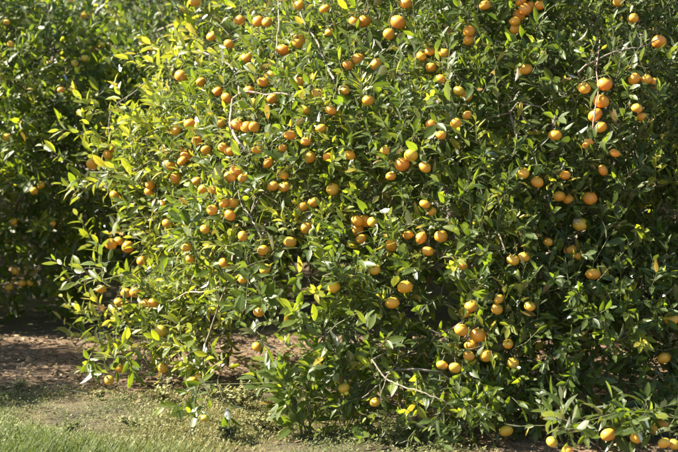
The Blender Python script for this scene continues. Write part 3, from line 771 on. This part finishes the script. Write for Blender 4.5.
for q, qr in fruit_at[k0:]:
    v = nrm(CAM - q); d = LV2.C - q; ax = d @ v; ok &= ~((np.linalg.norm(d, axis=1) < qr * 1.1) | ((ax > 0) & (np.linalg.norm(d - ax[:, None] * v, axis=1) < qr * 0.9)))
LV2.keep(ok)
sel2 = showing_largest(LV2, 200, x1=200)
leaf_objects(LV2, sel2, tree2)
off = Matrix.Translation(-Vector(tree2.location))
f2 = link('foliage', LV2.mesh('foliage', MIDL, LEAF, ~sel2), tree2, kind='stuff'); f2.matrix_parent_inverse = off
w2 = link('twigs', TW2.mesh('twigs', TWIG), tree2, kind='stuff'); w2.matrix_parent_inverse = off
def copy_tree(loc, rot, s, label):
    t = thing('mandarin_tree', loc, label, 'tree', 'mandarin trees of the orchard'); t.rotation_euler = (0, 0, rot); t.scale = s
    for ch in tree2.children:
        if ch.name.startswith('leaf'): continue
        c = ch.copy(); COL.objects.link(c); c.parent = t; c.matrix_parent_inverse = ch.matrix_parent_inverse.copy()
copy_tree((1.35, 12.3, 0), 2.4, (1, 1, 1.0), 'shaded mandarin tree directly behind the large front tree')
copy_tree((-4.3, 16.2, 0), 1.2, (1.05, 1.05, 1.08), 'far mandarin tree glimpsed past the left side of the blurred tree')
copy_tree((-0.9, 16.6, 0), 3.9, (1.05, 1.05, 1.08), 'far mandarin tree glimpsed between the blurred tree and the front tree')
copy_tree((2.6, 16.8, 0), 5.3, (1.05, 1.05, 1.08), 'far mandarin tree behind the right half of the front tree')
copy_tree((-3.0, 20.6, 0), 0.5, (1.15, 1.15, 1.25), 'farthest mandarin tree, seen as dark green above the blurred tree')
copy_tree((0.9, 20.8, 0), 2.9, (1.15, 1.15, 1.25), 'farthest mandarin tree, almost hidden behind the front tree')
copy_tree((-4.75, 8.4, 0), 4.6, (0.60, 0.60, 0.95), 'unseen narrow mandarin tree beyond the left edge, added to shade the bare soil')  # out-of-view tree, narrowed to cast the shadow band on the soil

# ------------------------------------------------------------------ leafy sucker in front of the gap
def sucker(px, py, Y, stems, h, label, tone, seed, name='citrus_seedling', cat='seedling'):
    r = np.random.default_rng(seed); b = at(px, py, Y); b[2] = 0
    t = thing(name, tuple(b), label, cat); lv = Leaves(); 
    for k in range(stems):
        a = r.uniform(0, 6.28); lean = r.uniform(0.15, 0.75); hh = h * r.uniform(0.55, 1.0)
        tipp = b + np.array([math.cos(a) * lean * hh, math.sin(a) * lean * hh * 0.7, hh]); mid = (b + tipp) / 2 + np.array([0, 0, 0.04])
        P = smooth_path([b + r.normal(0, 0.015, 3) * np.array([1, 1, 0]), mid, tipp], 5); tb = Tubes(5); tb.add(P - b, np.linspace(0.004, 0.0018, len(P))); link('stem', tb.mesh('stem', TWIG), t)
        for u in (0.12, 0.4, 0.7, 1.0):
            q = P[min(len(P) - 1, int(u * (len(P) - 1)))][None]; d = nrm(np.array([[math.cos(a), math.sin(a), 0.9]]) + r.normal(0, 0.4, (1, 3)))
            grow_shoots(lv, None, q, d, nrm(np.array([[0.0, -0.6, 0.5]])), np.array([0.05]), 5, np.array([tone]), r, size=1.2)
    lv.done(); lv.keep(lv.C[:, 2] > 0.02)
    leaf_objects(lv, np.ones(len(lv.L), bool), t)
sucker(305, 441, 6.75, 9, 0.34, 'bushy dark-leaved citrus seedling on the ground under the see-through gap', 0.28, 61)
sucker(345, 395, 7.35, 5, 0.30, 'paler citrus seedling behind the bushy dark one', 0.5, 62)
sucker(285, 400, 7.2, 5, 0.26, 'small citrus seedling at the edge of the sunlit weeds', 0.35, 63)

# ------------------------------------------------------------------ grass, weeds and litter
def scatter(n, r, x0, x1, y0, y1): return r.uniform(x0, x1, n), r.uniform(y0, y1, n)
r4 = np.random.default_rng(23)
# grass blades
x, y = scatter(210000, r4, -3.0, 1.6, 5.7, 8.45)
P = np.stack([x, y, 0 * x], -1); gr1, gr2, gr3 = Noise(71, 1.6), Noise(72, 6.0), Noise(73, 11.0)
green = np.clip(0.78 - (y - 6.6) * 0.62 - (x + 1.15) * 0.85 + 0.22 * gr1(P) + 0.12 * gr2(P), 0, 1)
dens_g = np.clip(turf_amount(x, y) * (0.55 + 0.6 * green) * (0.7 + 0.45 * gr2(P)), 0, 1) * np.where(x > 0.2, 0.35, 1)
k = r4.random(len(x)) < dens_g; x, y, green = x[k], y[k], green[k]; n = len(x)
a = r4.uniform(0, 6.28, n); lean = r4.uniform(0.1, 0.9, n)
A = nrm(np.stack([np.cos(a) * lean, np.sin(a) * lean, np.ones(n)], -1)); Nn = np.stack([-np.cos(a), -np.sin(a), lean * 0.5 + 0.2], -1)
gl = Leaves(); hgt = r4.uniform(0.022, 0.066, n) * (0.6 + 0.6 * green) * np.clip(1 + 0.45 * gr2(np.stack([x, y, 0 * x], -1)), 0.4, 2)
tone_g = np.clip(0.62 - 0.50 * green + r4.normal(0, 0.18, n), 0, 1)
gl.add(np.stack([x, y, ground_z(x, y) - 0.003], -1), A, Nn, hgt, np.full(n, 0.0022), r4.uniform(0.1, 0.7, n), np.zeros(n), tone_g); gl.done()
GRASS = leaf_material('grass_blade', [(0.0, (0.075, 0.105, 0.036)), (0.4, (0.13, 0.155, 0.05)), (0.7, (0.26, 0.22, 0.09)), (1.0, (0.42, 0.33, 0.18))],
    [(0.0, (0.14, 0.25, 0.03)), (0.4, (0.25, 0.30, 0.04)), (0.7, (0.35, 0.28, 0.10)), (1.0, (0.4, 0.3, 0.14))], rough=0.5, gloss=0.3, trans=0.4)
link('grass', gl.mesh('grass', ROUGH, GRASS), kind='stuff', label='short green and straw-coloured grass in the sunlit foreground', category='grass')
# low weeds: small rosettes and sprigs of pale leaves
def weed_leaves(lv, cx, cy, n, r, spread, h, tone, size):
    m = len(cx)
    for k in range(n):
        a = r.uniform(0, 6.28, m); q = spread * np.sqrt(r.random(m)); px = cx + np.cos(a) * q; py = cy + np.sin(a) * q
        z = ground_z(px, py) + h * r.random(m) * (1 - 0.5 * q / spread)
        b = r.uniform(0, 6.28, m); A = nrm(np.stack([np.cos(b), np.sin(b), r.uniform(0.0, 1.5, m)], -1)); N_ = np.stack([r.normal(0, 0.4, m), r.normal(0, 0.4, m), np.ones(m)], -1)
        L = size * r.uniform(0.5, 1.2, m); lv.add(np.stack([px, py, z], -1), A, N_, L, L * r.uniform(0.13, 0.26, m), r.uniform(0, 0.4, m), r.uniform(0, 0.4, m), np.clip(tone + r.normal(0, 0.10, m), 0, 1))
wl = Leaves()
x, y = scatter(6500, r4, -2.9, 1.8, 5.9, 8.45); P = np.stack([x, y, 0 * x], -1)
k = r4.random(len(x)) < np.clip(turf_amount(x, y) * (0.5 + 0.75 * gr3(P)) + 0.04, 0, 1); x, y = x[k], y[k]
weed_leaves(wl, x, y, 22, r4, 0.075, 0.06 * (0.5 + 2.0 * r4.random(len(x)) ** 3), np.clip(0.50 + 0.16 * gr2(np.stack([x, y, 0 * x], -1)) + 0.08 * r4.normal(0, 1, len(x)), 0.1, 0.9), 0.017)
wl.done(); link('weeds', wl.mesh('weeds', ROUGH, WEED), kind='stuff', label='low pale weeds drying on the sunlit strip', category='weeds')
# taller weed plants one can tell apart
def weed_plant(px, py, h, spread, tone, label, seed, stems=14, size=0.022):
    r = np.random.default_rng(seed); Y = CAM_H / (-(ray(px, py)[2])); b = at(px, py, Y); b[2] = ground_z(np.array([b[0]]), np.array([b[1]]))[0]
    t = thing('weed_plant', tuple(b), label, 'weed', 'weeds along the sunlit strip'); lv = Leaves(); tb = Tubes(4)
    for k in range(stems):
        a = r.uniform(0, 6.28); e = np.array([math.cos(a) * spread * r.random(), math.sin(a) * spread * r.random(), h * r.uniform(0.45, 1)])
        Pp = smooth_path([np.zeros(3), e * np.array([0.35, 0.35, 0.6]), e], 4); tb.add(Pp, np.linspace(0.0016, 0.0007, len(Pp)))
        m = 12; u = r.uniform(0.25, 1, m); q = np.array([np.interp(u, np.linspace(0, 1, len(Pp)), Pp[:, i]) for i in range(3)]).T
        d = nrm(np.column_stack([r.normal(0, 1, m), r.normal(0, 1, m), r.uniform(0, 0.9, m)])); L = size * r.uniform(0.5, 1.2, m)
        lv.add(q, d, np.column_stack([r.normal(0, 0.4, m), r.normal(0, 0.4, m) - 0.2, np.ones(m)]), L, L * 0.3, r.uniform(0, 0.3, m), r.uniform(0, 0.4, m), np.clip(tone + r.normal(0, 0.1, m), 0, 1))
    link('stem', tb.mesh('stem', plain('weed_stem', (0.2, 0.19, 0.08))), t); lv.done(); lv.keep(lv.C[:, 2] > 0.004); link('foliage', lv.mesh('foliage', MIDL, WEED), t, kind='stuff')
weed_plant(163, 402, 0.10, 0.07, 0.62, 'pale yellow weed tuft standing below the skirt tip', 81)
weed_plant(100, 400, 0.06, 0.06, 0.75, 'straw-coloured weed tuft at the edge of the shadow band', 82)
weed_plant(238, 410, 0.14, 0.17, 0.66, 'broad pale frothy weed beside the bushy seedling', 83, 48)
weed_plant(262, 428, 0.11, 0.15, 0.6, 'low greenish frothy weed in front of the seedling', 84, 38)
weed_plant(228, 436, 0.07, 0.10, 0.45, 'dull green low weed near the bottom edge', 85)
weed_plant(392, 447, 0.14, 0.12, 0.30, 'grey-green weed in half shade right of the seedling', 86, 22)
weed_plant(425, 440, 0.15, 0.09, 0.95, 'dried reddish-brown weed in half shade', 87)
weed_plant(365, 436, 0.12, 0.08, 0.35, 'small grey-green weed touching the bushy seedling', 88)
weed_plant(70, 432, 0.07, 0.10, 0.35, 'fresh green weed clump on the lawn corner', 89)
weed_plant(130, 425, 0.05, 0.10, 0.55, 'flat olive weed patch in the sunlit strip', 90)
weed_plant(20, 390, 0.06, 0.05, 0.7, 'straw-coloured weed at the left end of the shadow band', 91)
# fallen leaves on the bare strip
ll = Leaves(); x, y = scatter(24000, r4, -3.2, 3.2, 6.2, 11.4); k = r4.random(len(x)) < 1.0 - 0.96 * turf_amount(x, y); x, y = x[k], y[k]; n = len(x)
a = r4.uniform(0, 6.28, n); A = np.stack([np.cos(a), np.sin(a), r4.normal(0.1, 0.2, n)], -1)
L = r4.uniform(0.016, 0.055, n); ll.add(np.stack([x, y, ground_z(x, y) + r4.uniform(0.003, 0.014, n)], -1), A, np.stack([r4.normal(0, 0.35, n), r4.normal(0, 0.35, n), np.ones(n)], -1), L, L * r4.uniform(0.16, 0.26, n), r4.uniform(-0.2, 0.3, n), r4.uniform(0, 0.8, n), r4.random(n) ** 1.7); ll.done()
link('fallen_leaves', ll.mesh('fallen_leaves', MIDL, LITTER), kind='stuff', label='brown dead leaves scattered over the bare soil under the trees', category='leaf litter')

# broken twigs and clods on the bare strip
rk = np.random.default_rng(97); sticks = Tubes(4)
for k in range(160):
    cx, cy = rk.uniform(-2.6, 2.4), rk.uniform(6.5, 10.2)
    if turf_amount(np.array([cx]), np.array([cy]))[0] > 0.4: continue
    a = rk.uniform(0, 6.28); ln = rk.uniform(0.06, 0.28); z0 = ground_z(np.array([cx]), np.array([cy]))[0] + 0.006
    d = np.array([math.cos(a), math.sin(a), 0]); c = np.array([cx, cy, z0]); sticks.add([c - d * ln / 2, c + rk.normal(0, 0.08 * ln, 3) * np.array([1, 1, 0.2]) + np.array([0, 0, 0.006]), c + d * ln / 2], [0.0035, 0.003, 0.0018])
link('fallen_twigs', sticks.mesh('fallen_twigs', BARK), kind='stuff', label='thin broken twigs lying on the bare soil', category='twig litter')
